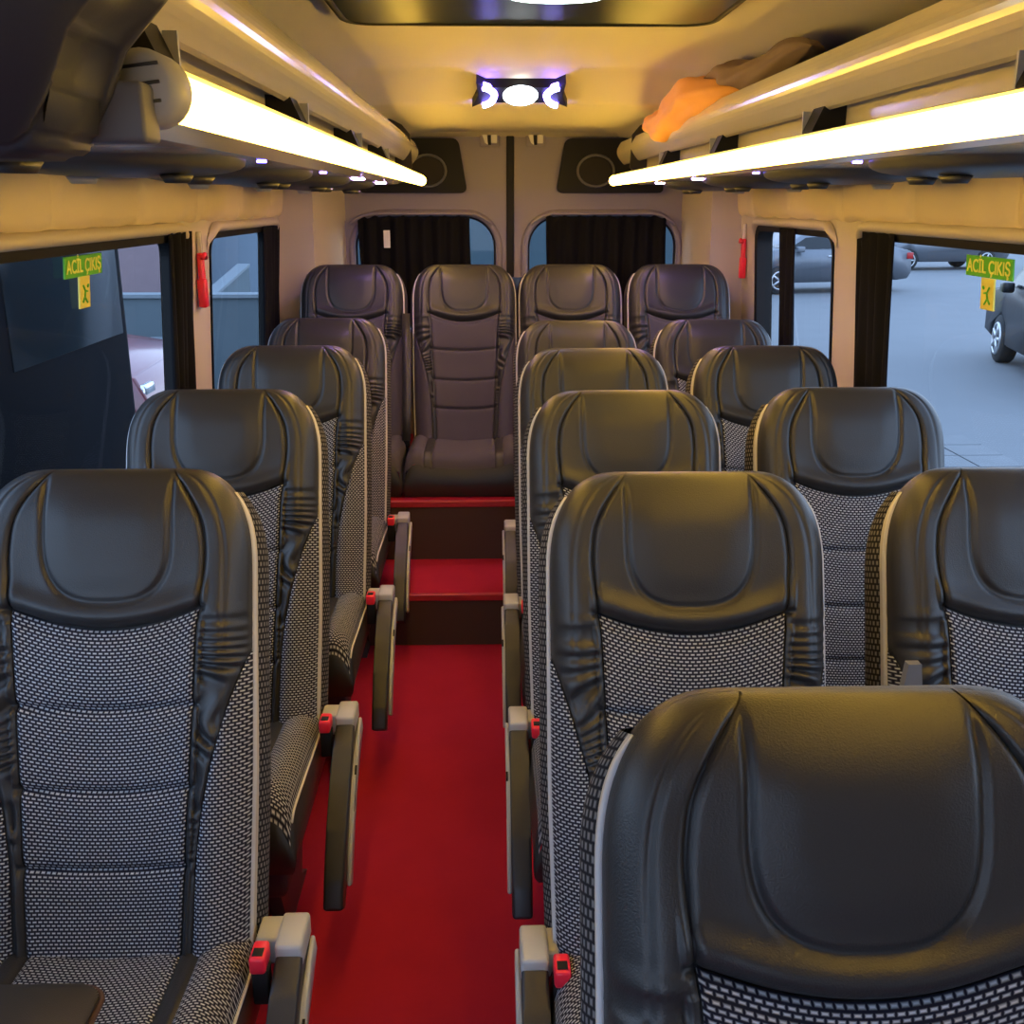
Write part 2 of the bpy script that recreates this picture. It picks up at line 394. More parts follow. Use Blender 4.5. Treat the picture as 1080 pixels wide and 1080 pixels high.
def nf(u, s):
    a = abs(u); Wd = Wf(s); sg = 1 if u > 0 else -1
    e = g(Wd-a, .045)*g(s+.0002, .085)
    n = .052*e
    c = cf(s); b = min(bf(s), Wd)
    n += .020*exp(-((a-(.175-.02*sstep(.3, .7, s)))/.034)**2)*sstep(.10, .30, s)*g(Wd-a, .03)
    n -= .010*exp(-(a/.09)**2)*sstep(.3, .45, s)*(1-sstep(.68, .8, s))
    ar = arc(min(1, a/max(c, .01)))
    if a < c+.01:
        if s < ar+.02:
            # head pad with inset bib
            q = ((a/.100)**2.8+(max(s-.10, 0)/.114)**2.8)**(1/2.8)
            dd = (q-1)*.105
            n -= .0065*exp(-(dd/.0042)**2)*sstep(.0, .04, s)
            n += .007*sstep(.02, -.05, dd)*sstep(.02, .1, s)
            rr = (ar-s)
            n += .016*exp(-((rr-.022)/.018)**2)*exp(-(a/.16)**4)
            n -= .004*sstep(.012, 0, rr)
        if s > ar-.02:
            m = s-.012*(1-(a/.14)**2)*0-.008*(a/.14)**2*-1
            for q0 in SEAMS: n -= .0075*exp(-((m-q0)/.0055)**2)
            ph = [ar]+list(SEAMS)+[.80]
            for p, q0 in zip(ph, ph[1:]):
                if p < m < q0: n += .006*sqrt(max(0, 1-(2*(m-p)/(q0-p)-1)**4))
        n -= .008*exp(-((s-ar)/.005)**2)
    n -= .0065*exp(-((a-c)/.0040)**2)*sstep(.0, .03, s)
    if s > .27: n -= .005*exp(-((a-b)/.004)**2)
    n -= .0030*exp(-((a-(Wd-.034))/.0035)**2)*sstep(.33, .26, s)*sstep(0, .03, s)
    # gathered leather on the bolsters
    if a > c:
        k = sstep(.20, .29, s)*(1-sstep(.50, .74, s))
        mid = sstep(c, c+.012, a)*(1-sstep(b-.012, b+.004, a)*sstep(.26, .3, s))
        ph = s*34+1.7*sin(s*19+u*9)+.9*sin(s*43)-(a-c)*14+sg*.6
        w = sin(2*pi*ph*.9); n += .0068*k*mid*(abs(w)**.7*(1 if w > 0 else -1))*(.65+.35*sin(s*61+sg))
        n -= .004*k*mid
    # soft creases in the shoulder leather
    n += .0012*sin(a*60+s*25)*sstep(.02, .1, s)*sstep(.3, .2, s)*(1 if a > c else 0)
    return max(n, 0) if s < .02 else n
REC = radians(18)
def BP(u, v, n): return Vector((u, v*sin(REC)-n*cos(REC), .391+v*cos(REC)+n*sin(REC)))
def FP(u, s, dn=0): return BP(u, LB-s, nf(u, s)+dn)
def srow(t): return t*t*.0+(t**1.6)  # denser at the top
def build_seat(name, label, cat, group, armx, rear=False):
    root = empty(name, (0, 0, 0), label, cat, group)
    FAB = 'plain' if rear else 'woven'
    def P(nm, bm, m, par=None, sm=True): return link(nm, bm, m, par or root, sm)
    # upholstery core just behind the covers: dark thread seen in the seams
    bm = NB(); grid(bm, lambda a, b: FP((2*a-1)*Wf(srow(b)*LB), srow(b)*LB, -.006), 70, 160); core = P('backrest', bm, 'shell')
    bm = NB(); grid(bm, lambda a, b: FP((2*a-1)*(cf(arc(2*a-1)+(LB-arc(2*a-1))*b)-.0012), arc(2*a-1)+.0012+(LB-arc(2*a-1)-.0012)*b), 64, 170,
                    uvf=lambda a, b: ((2*a-1)*.135+1, 1+LB-(arc(2*a-1)*0+.25+(LB-.25)*b))); P('back_panel', bm, FAB, core)
    bm = NB(); grid(bm, lambda a, b: FP((2*a-1)*(cf(srow(b)*arc(2*a-1))-.0012), srow(b)*(arc(2*a-1)-.0012)), 90, 90); P('headrest', bm, 'leather')
    for sg in (-1, 1):
        def bol(a, b, sg=sg):
            s = srow(b)*LB; c = cf(s)+.0012; o = min(bf(s)-.0012, Wf(s)); o = max(o, c+.0005); return FP(sg*(c+(o-c)*a), s)
        bm = NB(); grid(bm, bol, 26, 300); P('side_bolster', bm, 'leather')
        def wing(a, b, sg=sg):
            s = .285+(LB-.285)*b; c = min(bf(s)+.0012, Wf(s)); return FP(sg*(c+(Wf(s)-c)*a), s)
        bm = NB(); grid(bm, wing, 16, 150, uvf=lambda a, b, sg=sg: (sg*(min(bf(.285+(LB-.285)*b), .22)+(.22-min(bf(.285+(LB-.285)*b), .22))*a)+1, 2-(.285+(LB-.285)*b))); P('wing_panel', bm, FAB, core)
    # outline path
    path = []
    for k in range(61): s = LB*(1-k/60)**1.5; path.append((-Wf(s), s))
    m_ = 12
    top = [(-Wf(0)+2*Wf(0)*k/m_, 0) for k in range(1, m_)]
    full = path+top+[(-u, s) for u, s in path[::-1]]
    def OP(i, n, ex=0):
        u, s = full[i]; sg = -1 if u < 0 else 1
        k = sstep(0, .05, s)
        exu = ex*sg*(.5+.5*k) if abs(u) >= Wf(0)-1e-6 else ex*.3*u/Wf(0)
        return BP(u+exu, LB-s+ex*(1-k), n)
    N = len(full)
    for sg in (-1, 1):
        ids = [i for i in range(N) if full[i][1] > .035 and full[i][0]*sg > 0]; bm = NB()
        tube(bm, [OP(i, .0005, .001) for i in ids], [.0036*sstep(.03, .07, full[i][1])+.0004 for i in ids], 6); P('piping', bm, 'piping')
    def gw(s): return .001+.015*sstep(.02, .09, s)+.013*sstep(.2, .65, s)
    iA = next(i for i in range(N) if full[i][1] < .045); iB = N-1-iA
    for lo_, hi_ in ((0, iA), (iB, N-1)):
        bm = NB(); grid(bm, lambda a, b: OP(round(lo_+a*(hi_-lo_)), -.001-gw(full[round(lo_+a*(hi_-lo_))][1])*b, .001+.004*sin(pi*b)), hi_-lo_, 3); P('gusset', bm, 'gusset')
    def band(a, b):
        i = round(a*(N-1)); s = full[i][1]; n0 = -.001-gw(s)*sstep(.030, .05, s); dep = .085-.045*sstep(.2, 0, s)
        return OP(i, n0-dep*b, .002+.016*sin(pi*min(1, b*1.2))*(.7+.3*sstep(.02, .15, s))-.02*b*b)
    acc = [0]
    for i in range(1, N): acc.append(acc[-1]+(OP(i, 0)-OP(i-1, 0)).length)
    for lo_, hi_ in ((0, iA), (iB, N-1)):
        bm = NB(); grid(bm, lambda a, b: band((lo_+a*(hi_-lo_))/(N-1), b), hi_-lo_, 12, uvf=lambda a, b: (.09*b+1, acc[round(lo_+a*(hi_-lo_))]+1)); P('side_fabric', bm, 'plain' if rear else 'sidefab')
    bm = NB(); grid(bm, lambda a, b: OP(round(iA+a*(iB-iA)), .004-.052*b, .0035*sin(pi*min(1, b*1.3))-.024*b*b), iB-iA, 12); P('crown', bm, 'leather')
    def back(a, b):
        s = srow(b)*LB; n0 = -.002-gw(s)-(.085-.045*sstep(.2, 0, s)); u = (2*a-1)
        return BP(u*(Wf(s)-.018), LB-s-.02*(1-sstep(0, .05, s)), n0-.012*sqrt(max(0, 1-u*u))*g(s, .1))
    bm = NB(); grid(bm, back, 24, 40, flip=True); P('back_shell', bm, 'shell')
    # cushion
    CL = .46
    def ctop(u, t):   # t 0 rear .. 1 front
        a = abs(u); y = .06-CL*t
        z = .435+.022*t-.012*exp(-(a/.1)**2)+.012*exp(-((a-.18)/.03)**2)
        z -= .05*(1-g(.222-a, .045))+.055*(1-g(CL*(1-t)+.0, .07))
        z -= .006*exp(-((a-.118)/.004)**2)+.006*exp(-((a-.150)/.004)**2)
        z += 0 if rear else .002*sin(u*55+t*9)*(1 if .118 < a < .15 else 0)
        return Vector((u*(1.055 if rear else 1), y, z))
    bm = NB(); uvc = lambda lo, hi: (lambda a, b: (lo+(hi-lo)*a+1, CL*b+1))
    grid(bm, lambda a, b: ctop(-.118+.236*a, b), 30, 50, uvf=uvc(-.118, .118)); cush = P('seat_cushion', bm, FAB)
    for sg in (-1, 1):
        bm = NB(); grid(bm, lambda a, b, sg=sg: ctop(sg*(.118+.032*a), b), 8, 50); P('cushion_strip', bm, 'leather', cush)
        bm = NB(); grid(bm, lambda a, b, sg=sg: ctop(sg*(.150+.072*a), b), 14, 50, uvf=uvc(.15, .222)); P('cushion_wing', bm, FAB, cush)
    # cushion front and flanks, a wrapped apron
    ap = []
    for k in range(31): ap.append((-.222, k/30))
    for k in range(1, 30): ap.append((-.222+.444*k/30, 1))
    for k in range(31): ap.append((.222, 1-k/30))
    NA = len(ap)
    def apr(a, b):
        p = ctop(*ap[round(a*(NA-1))]); u, t = ap[round(a*(NA-1))]
        ox = .010*sin(pi*b)*(1 if u > 0 else -1)*(1 if abs(u) > .22 else abs(u)/.22); oy = -.014*sin(pi*b) if t > .97 else 0
        zb = .29 if not rear else .28
        return Vector((p.x+ox, p.y+oy, p.z+(zb-p.z)*b))
    bm = NB(); grid(bm, apr, NA-1, 10, uvf=lambda a, b: (a*1.3+1, b*.13+1)); P('cushion_apron', bm, 'leather' if True else 'sidefab', cush)
    if not rear:
        bm = NB(); tube(bm, [ctop(-.222 if k < 0 else .222, .5)*0+ctop(sgn_*.2225, t/20)+Vector((0, 0, .0)) for sgn_ in (1,) for k in (1,) for t in range(0, 20)], .0032, 6); P('cushion_piping', bm, 'piping', cush)
        bm = NB(); box(bm, -.20, .20, -.36, .06, .20, .295, .015); P('seat_frame', bm, 'darkp')
        for sg in (-1, 1):
            bm = NB(); prism(bm, [(-.30, .21), (.02, .21), (-.04, .03), (.02, .0), (-.30, .0), (-.22, .03)], 'x', sg*.15-.015, sg*.15+.015); P('leg', bm, 'metal', sm=False)
        bm = NB(); box(bm, -.205, .205, -.02, .075, .235, .46, .02); P('recliner_cover', bm, 'shell')
    else:
        bm = NB(); box(bm, -.215, .215, -.02, .13, .28, .46, .02); P('recliner_cover', bm, 'shell')
    if armx:
        sg = 1 if armx > 0 else -1
        c = [(.02, .005), (-.03, -.012), (-.085, -.04), (-.15, -.085), (-.22, -.15), (-.285, -.225), (-.315, -.275)]
        def armprof(th):
            up, dn = [], []
            for i, (y, z) in enumerate(c):
                a = Vector(c[max(0, i-1)]); b = Vector(c[min(len(c)-1, i+1)]); t = (b-a).normalized(); nrm = Vector((-t.y, t.x))
                if nrm.y < 0: nrm = -nrm
                h = th*(1 if i else .9)*(.8 if i == len(c)-1 else 1)
                up.append((y+nrm.x*h*.5, z+nrm.y*h*.5)); dn.append((y-nrm.x*h*.5, z-nrm.y*h*.5))
            return up+dn[::-1]
        ax = armx; ay, az = .0, .415
        arm = None
        bm = NB(); pf = [(y+ay, z+az) for y, z in armprof(.055)]; prism(bm, pf, 'x', ax-.021, ax+.021)
        bmesh.ops.bevel(bm, geom=[e for e in bm.edges], offset=.007, segments=3, profile=.5, affect='EDGES', clamp_overlap=True)
        arm = P('armrest', bm, 'darkp')
        bm = NB(); box(bm, ax-.022, ax+.022, -.045, .04, .402, .444, .006); P('hinge_cap', bm, 'greyp', arm)
        xs = ax+sg*.0205
        bm = NB(); pf = [(y+ay+.012, z+az-.022) for y, z in armprof(.05)]
        prism(bm, [(y*.86+.008, az+(z-az)*.84-.012) for y, z in pf], 'x', min(xs, xs+sg*.009), max(xs, xs+sg*.009))
        bmesh.ops.bevel(bm, geom=[e for e in bm.edges], offset=.004, segments=2, profile=.5, affect='EDGES', clamp_overlap=True)
        P('side_cover', bm, 'greyp', arm)
        xb = xs+sg*.0095
        bm = NB(); prism(bm, [(-.105, .345), (-.095, .352), (-.165, .292), (-.172, .283), (-.160, .287)], 'x', min(xb, xb-sg*.004), max(xb, xb-sg*.004)+.0008); P('grip_slot', bm, 'black', arm, False)
        bm = NB(); box(bm, min(ax-sg*.06, ax-sg*.018), max(ax-sg*.06, ax-sg*.018), -.01, .05, .38, .43, .006); P('hinge_bracket', bm, 'greyp', arm)
        bx = ax-sg*.040
        bm = NB(); box(bm, bx-.013, bx+.013, -.075, -.045, .36, .425, .004); bk = P('buckle_stalk', bm, 'black')
        bm = NB(); box(bm, bx-.0125, bx+.0125, -.085, -.04, .425, .455, .005); P('buckle_button', bm, 'red', bk)
        bm = NB(); box(bm, bx-.008, bx+.008, -.078, -.060, .4545, .4562, .0005); P('buckle_slot', bm, 'black', bk)
    if rear:
        for bx in (.235,):
            bm = NB(); box(bm, bx-.013, bx+.013, -.06, -.02, .40, .435, .004); bk = P('buckle_stalk', bm, 'black')
            bm = NB(); box(bm, bx-.014, bx+.014, -.065, -.015, .435, .465, .005); P('buckle_button', bm, 'red', bk)
    return root
def dup(root, label):
    r = root.copy(); COL.objects.link(r); r['label'] = label
    for ch in [o for o in bpy.data.objects if o.parent == root]:
        c = ch.copy(); COL.objects.link(c); c.parent = r
        for gch in [o for o in bpy.data.objects if o.parent == ch]:
            q = gch.copy(); COL.objects.link(q); q.parent = c
    return r
def place(root, lab, spots):
    protos = [root]+[dup(root, l) for l in lab[1:]]
    root['label'] = lab[0]
    for o, (x, y, z) in zip(protos, spots): o.location = (x, y, z)
rows = [.82, 1.59, 2.345, 3.08, 3.80]
TD = .235
G1, G2, G3, G4 = 'single seats along the left windows', 'aisle seats of the right-hand pairs', 'window seats of the right-hand pairs', 'raised seats across the back'
base = 'black and grey coach seat'
s = build_seat('coach_seat', base, 'seat', G1, .285)
place(s, [base+' nearest on the left, its whole woven back showing', base+' on the left, second from the front',
          base+' on the left, third from the front', base+' on the left, fourth from the front'],
      [(-.603, 1.625-TD, 0), (-.612, 2.37-TD, 0), (-.592, 3.13-TD, 0), (-.600, 3.90-TD, 0)])
s = build_seat('coach_seat', base, 'seat', G2, -.25)
place(s, [base+' closest to the viewer, big headrest at bottom right', base+' second in the file right of the red aisle',
          base+' third in the file right of the red aisle', base+' fourth in the file right of the red aisle', base+' fifth in the file right of the red aisle'],
      [(.318, .815-TD, 0), (.318, 1.585-TD, 0), (.316, 2.335-TD, 0), (.318, 3.05-TD, 0), (.332, 3.79-TD, 0)])
s = build_seat('coach_seat', base, 'seat', G3, 0)
place(s, [base+' cut by the right picture edge, with wide fabric side', base+' by the right window, second from the front',
          base+' by the right-hand windows, third from the front', base+' by the right-hand windows, fourth from the front'],
      [(.868, 1.60-TD, 0), (.850, 2.36-TD, 0), (.842, 3.09-TD, 0), (.842, 3.82-TD, 0)])
s = build_seat('coach_seat', base, 'seat', G4, 0, rear=True)
place(s, ['dark leather rear-row seat in the far left corner under the tagged curtain', 'rear-row seat at the end of the aisle with its violet cushion showing',
          'rear-row seat right of the middle, behind the file of aisle seats', 'dark rear-row seat in the far right corner beside the red hammer'],
      [(-.578, 4.56-TD, .157), (-.094, 4.56-TD, .157), (.365, 4.56-TD, .157), (.838, 4.56-TD, .157)])
# seat belt at the rear, plain black strip beside the nearest left seat
def strap(pts, w, label, m='curtain'):
    bm = NB()
    pts = [Vector(p) for p in pts]
    rows_ = [(p+Vector((w/2, 0, 0)), p-Vector((w/2, 0, 0))) for p in pts]
    A = [[bm.verts.new(q) for q in r] for r in rows_]
    for i in range(len(A)-1): bm.faces.new([A[i][0], A[i][1], A[i+1][1], A[i+1][0]])
    o = link('belt_or_strip', bm, m); solid(o, .002); return tag(o, label, 'seat belt')
strap([(-.345, 4.47, 1.10), (-.338, 4.36, 1.00), (-.335, 4.28, .85), (-.335, 4.22, .72), (-.335, 4.17, .61)], .035, 'thin grey-black belt hanging left of the aisle-end rear seat', 'shell')
strap([(-.90, 1.68, .95), (-.90, 1.55, .93), (-.90, 1.40, .72), (-.90, 1.26, .50), (-.90, 1.24, .40)], .045, 'black strip hanging between nearest left seat and the wall', 'black')
bm = NB(); prism(bm, [(.605, .02), (.70, .02), (.655, .34), (.635, .34)], 'y', 1.50, 1.515)
o = link('belt_cover', bm, 'rackg', None, False); o.location = (0, -.10, .55); tag(o, 'dark grey pointed belt cover between the two second-row right seats', 'belt cover')
# plain blue strip in the gap between the rear seats
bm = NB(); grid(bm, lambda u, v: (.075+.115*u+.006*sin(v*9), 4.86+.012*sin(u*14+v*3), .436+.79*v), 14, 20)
o = link('blue_strip', bm, 'bluestrip'); solid(o, .004); tag(o, 'dark blue strip standing behind the gap between the middle rear seats', 'cloth')

# ============================================================ RACKS AND TUBES
def rack(side, xr, label, ystart, recessY, wd):
    """xr: x of the inboard edge"""
    root = empty('luggage_rack', (xr, 0, 1.62), label, 'luggage rack', 'overhead luggage racks')
    ye = 4.66
    def X(dx): return -side*dx*-1  # outboard positive
    k_ = wd/.66
    o_ = lambda p: (side*p[0]*(k_ if p[0] > .1 else 1), p[1])
    # front rail: bulged glossy section
    pr = []
    for k in range(13):
        t = k/12; pr.append((.018-.022*sin(pi*t)-.010*(t-.5), .098+.088*t))
    pr += [(.030, .188), (.042, .182), (.046, .160), (.040, .104), (.030, .094)]
    bm = NB(); prism(bm, [o_(p) for p in pr], 'y', ystart, ye); link('rail', bm, 'rail', root, False, True)
    for p in root.children[-1:]: pass
    # tray: lining and underside
    pr = [(.03, .055), (.10, .045), (.40, .04), (.64, .09), (.66, .085), (.645, .02), (.40, .012), (.10, .012), (.035, .03)]
    bm = NB(); prism(bm, [o_(p) for p in pr], 'y', ystart, ye); link('tray', bm, 'rail', root, False, True)
    bm = NB(); grid(bm, lambda u, v: (side*(.045+(wd-.10)*u), ystart+.01+(ye-ystart-.02)*v, .058+.03*u*u), 4, 4); link('tray_liner', bm, 'rackd', root)
    # recessed back strip between rail and tube
    bm = NB(); box(bm, *sorted((side*.060, side*.068)), ystart, ye, .04, .16); link('back_strip', bm, 'rail', root, False)
    for y in recessY:  # black blocks standing in for the dark openings of the recess
        bm = NB(); prism(bm, [o_(p) for p in [(.002, .060), (.020, .100), (.060, .104), (.060, .04), (.006, .045)]], 'y', y-.03, y+.03)
        b = link('recess_dark', bm, 'black', root, False)
        bm = NB(); box(bm, *sorted((side*.002, side*.016)), y+.0305, y+.036, .046, .096); link('recess_edge', bm, 'greyp', b, False)
    # wedge end cheek, far end
    bm = NB(); prism(bm, [o_(p) for p in [(-.006, .07), (.0, .19), (.03, .225), (.10, .258), (.60, .22), (.62, .04), (.03, .04)]], 'y', ye-.45, ye-.43); link('end_cheek', bm, 'rackd', root, False, True)
    # underside pods over each row
    k = 0; y = 1.12
    while y < 4.6:
        bm = NB()
        def podf(u, v, y=y):
            a = 2*pi*u; r = sin(v*pi/2); ex = .30; ey = .21
            cx = .36+ex*.72*r*(abs(cos(a))**.7)*(1 if cos(a) > 0 else -1); cy = y+ey*r*(abs(sin(a))**.8)*(1 if sin(a) > 0 else -1)
            return (side*cx*k_, cy, .012-.032*cos(v*pi/2)**.6)
        grid(bm, podf, 36, 10); pd = link('service_pod', bm, 'pod', root)
        for dx, dy in ((.22, -.07), (.22, .07), (.40, 0)):
            bm = NB(); tube(bm, [(side*dx, y+dy, -.018), (side*dx, y+dy, -.030)], [.028, .020], 14); link('air_nozzle' if dx < .3 else 'reading_lamp', bm, 'darkp' if dx < .3 else 'greyp', pd)
        bm = NB(); tube(bm, [(side*.12, y+.13, .013), (side*.12, y+.13, .009)], .009 if k < 3 else .020, 10); link('blue_led', bm, 'led' if k < 3 else 'violet', pd)
        k += 1; y += .745
    return root
XL, XR_ = -.290, .572
rack(-1, XL, 'cream and grey luggage rack along the left side over the single seats', .90, [1.04, 1.79, 2.56, 3.28], .60)
rack(1, XR_, 'cream and grey luggage rack along the right side carrying the orange bag', .30, [1.15, 1.93, 2.73, 3.53], .55)
def tubelight(x, y0, label):
    root = empty('tube_light', (x, y0, 1.648), label, 'tube light', 'warm tube lights under the rack edges')
    L = 4.66-y0
    bm = NB(); tube(bm, [(0, .03, 0), (0, L-.01, 0)], .0205, 20); link('tube', bm, 'tube', root)
    bm = NB(); tube(bm, [(0, -.012, 0), (0, -.006, 0), (0, .03, 0), (0, .036, 0)], [.022, .030, .030, .024], 24); link('end_cap', bm, 'greyp', root)
    for k in range(3):
        bm = NB(); tube(bm, [(-.016, -.0135, -.014+.014*k), (.016, -.0135, -.010+.014*k)], .0015, 6); link('cap_rib', bm, 'darkp', root)
    bm = NB(); sd = -1 if x < 0 else 1
    arc_ = [radians(62+k*13) for k in range(12)]
    pr = [(sd*(.0215*-cos(pi-a_)*-1), .0215*sin(a_)) for a_ in arc_]
    pr = [(sd*-(.0215*cos(a_)), .0215*sin(a_)) for a_ in arc_]+[(sd*-(.0250*cos(a_)), .0250*sin(a_)) for a_ in arc_[::-1]]
    prism(bm, pr, 'y', .036, L-.012); link('channel', bm, 'greyp', root, False, True)
    return root
tubelight(-.275, .90, 'glowing warm tube light under the left rack with its grey end cap showing')
tubelight(.556, .34, 'glowing warm tube light under the right rack running out of frame')
# dark console at the near end of the left rack
root = empty('overhead_console', (-.30, .80, 1.59), 'dark slate overhead console at top left in front of the left rack', 'console')
bm = NB(); prism(bm, [(-.45, .0), (-.02, .0), (.0, .012), (.004, .05), (.02, .085), (.06, .115), (.11, .16), (.11, .27), (-.45, .27)], 'y', -.06, .06)
bmesh.ops.bevel(bm, geom=list(bm.edges), offset=.008, segments=3, affect='EDGES', clamp_overlap=True); link('console_body', bm, 'console', root)
bm = NB(); box(bm, -.38, -.08, -.05, .05, -.012, .002, .005); link('console_lip', bm, 'pod', root)
bm = NB(); box(bm, -.02, .035, .06, .10, .015, .06, .004); link('rack_stub', bm, 'rackg', root)

# ceiling hatch with its lamp
root = empty('roof_hatch', (.10, 2.12, 1.950), 'dark navy glass roof hatch with rounded corners and a bright lamp', 'roof hatch')
bm = NB(); prism(bm, rrect(-.40, .40, -.50, .37, .06), 'z', -.012, .006); link('hatch_glass', bm, 'hatchg', root, False, True)
bm = NB(); tube(bm, [(x, y, -.006) for x, y in rrect(-.405, .405, -.505, .375, .065)], .010, 8, closed=True); link('hatch_frame', bm, 'black', root)
def disc(bm, cx, cy, z0, z1, rx, ry, n=32): return prism(bm, [(cx+rx*cos(2*pi*k/n), cy+ry*sin(2*pi*k/n)) for k in range(n)], 'z', z0, z1)
bm = NB(); disc(bm, .03, -.085, -.026, -.012, .125, .075); l = link('lamp_base', bm, 'rail', root, False)
bm = NB(); disc(bm, .03, -.085, -.038, -.026, .085, .055); link('lamp_lens', bm, 'hatchw', l, False)
# ceiling lamp with blue chevrons
root = empty('ceiling_lamp', (.114, 3.52, 1.9125), 'oval white ceiling lamp flanked by two blue glowing chevrons', 'lamp'); root.rotation_euler = (-radians(23), 0, 0)
bm = NB(); prism(bm, [(-.155, .075), (-.12, .045), (.12, .045), (.155, .075), (.135, -.0), (.14, -.075), (.11, -.05), (-.11, -.05), (-.14, -.075), (-.135, 0)], 'z', -.030, .0); link('lamp_base', bm, 'black', root, False)
bm = NB()
grid(bm, lambda u, v: (.056*sin(v*pi/2)*cos(2*pi*u), .062*sin(v*pi/2)*sin(2*pi*u), -.030-.012*cos(v*pi/2)), 28, 8); link('lamp_lens', bm, 'lampw', root)
for sg in (-1, 1):
    pts = [(sg*(.135-.052*cos(a)), .055*sin(a)/sin(1.25), -.028) for a in [(-1.25+2.5*k/14) for k in range(15)]]
    bm = NB(); tube(bm, pts, .0115, 8); c = link('blue_chevron', bm, 'blue', root)
    bm = NB(); tube(bm, [(x, y, z-.008) for x, y, z in pts], .0075, 8); link('chevron_core', bm, 'bluew', c)

# bag on the right rack
root = empty('duffel_bag', (.645, 3.3, 1.80), 'orange and grey-brown cloth bag lying in the right luggage rack', 'bag')
def bagf(y0, y1, r0, seed, zc, flat=.7, dx=0):
    def fn(u, v):
        t = v; a = 2*pi*u; y = y0+(y1-y0)*t
        rr = r0*(max(0, sin(pi*t))**.42)
        rr *= 1+.10*sin(3*a+t*9+seed)+.06*sin(7*a-t*14+seed*2)+.05*sin(t*31+a*2)
        return (dx+rr*cos(a)*1.05, y, zc-.035*t*(seed > 2)+rr*sin(a)*flat+.012*sin(t*11+seed))
    return fn
bm = NB(); grid(bm, bagf(-1.0, .10, .078, 1.3, .060, .62, .035), 40, 60); link('bag_body', bm, 'greyc', root)
bm = NB(); grid(bm, bagf(-.62, .66, .105, 4.1, .034, .66, -.012), 40, 50); link('orange_flap', bm, 'orange', root)

# ============================================================ SMALL INTERIOR THINGS
def blackcurtain(name, side, ya, yb, z0, z1, label, amp=.010, n=5, grp=None, inset=.012):
    bm = NB()
    def fn(u, v):
        z = z0+(z1-z0)*v; y = ya+(yb-ya)*u
        return (wallx(z, side)-side*(inset+amp*sin(u*2*pi*n)+amp*.4*sin(u*17+v*3)), y, z)
    grid(bm, fn, n*12, 24); o = link(name, bm, 'curtain'); solid(o, .003); return tag(o, label, 'curtain', grp)
blackcurtain('window_curtain', -1, 3.035, 3.27, .78, 1.475, 'black curtain bunched at the rear end of the big left window', n=4)
blackcurtain('window_curtain', -1, 4.33, 4.66, .78, 1.465, 'black curtain bunched at the rear edge of the small left window', n=4)
blackcurtain('window_curtain', 1, 2.91, 3.20, .78, 1.475, 'black curtain bunched at the far end of the big right window', n=4)
blackcurtain('window_curtain', 1, 3.86, 4.06, .78, 1.465, 'narrow black curtain hanging across the middle of the small right window', n=3)
def hammer(side, y, label):
    z = 1.41; x = wallx(1.33, side)-side*.016
    root = empty('emergency_hammer', (x, y, 1.32), label, 'hammer', 'red emergency hammers on the pillars')
    bm = NB(); box(bm, -.008, .008, -.018, .018, -.085, .085, .005); link('holder', bm, 'red', root)
    bm = NB(); box(bm, -.013*1, .013, -.022, .012, -.085, .005, .005); link('handle', bm, 'red', root)
    bm = NB(); tube(bm, [(-side*.010, -.02, .07), (-side*.014, .0, .08), (-side*.010, .022, .07)], .008, 8); link('hammer_head', bm, 'red', root)
    bm = NB(); box(bm, -.007, .007, -.008, .012, .085, .15, .003); link('mount', bm, 'rail', root)
hammer(-1, 3.375, 'red emergency hammer on the left pillar between the two windows')
hammer(1, 4.64, 'red emergency hammer on the right rear pillar above the corner seat')
def sign(side, y, z, label, flip):
    x = wallx(z, side)+side*.024
    tilt = atan(.085)*side
    root = empty('exit_sign', (x, y, z), label, 'sign', 'green emergency exit signs')
    root.rotation_euler = (0, -tilt, 0)
    bm = NB(); box(bm, -.002, .002, -.115, .115, -.024, .024); link('sign_board', bm, 'sign', root, False)
    rz = -pi/2 if side > 0 else pi/2
    xx = -side*.0028
    text('sign_text', 'ACİL ÇIKIŞ', .043, 'signt', (xx, 0, -.001), (pi/2, 0, rz), root, scx=.98)
    bm = NB(); box(bm, -.002, .002, -.032, .032, -.098, -.025); lb = link('sign_tab', bm, 'signy', root, False)
    if side:
        bm = NB()
        def bar(p, q, r=.0025): tube(bm, [(xx, p[0], p[1]), (xx, q[0], q[1])], r, 6)
        bar((-.012, -.045), (.0, -.058)); bar((0, -.058), (-.004, -.072)); bar((-.004, -.072), (.012, -.086)); bar((-.004, -.072), (-.016, -.084)); bar((0, -.058), (.014, -.060)); bar((.014, -.05), (.02, -.045), .003)
        link('running_figure', bm, 'sign', lb)
sign(1, 2.42, 1.414, 'green exit sign with yellow tab stuck on the right window', False)
sign(-1, 2.485, 1.418, 'green exit sign with yellow tab stuck on the left window', True)
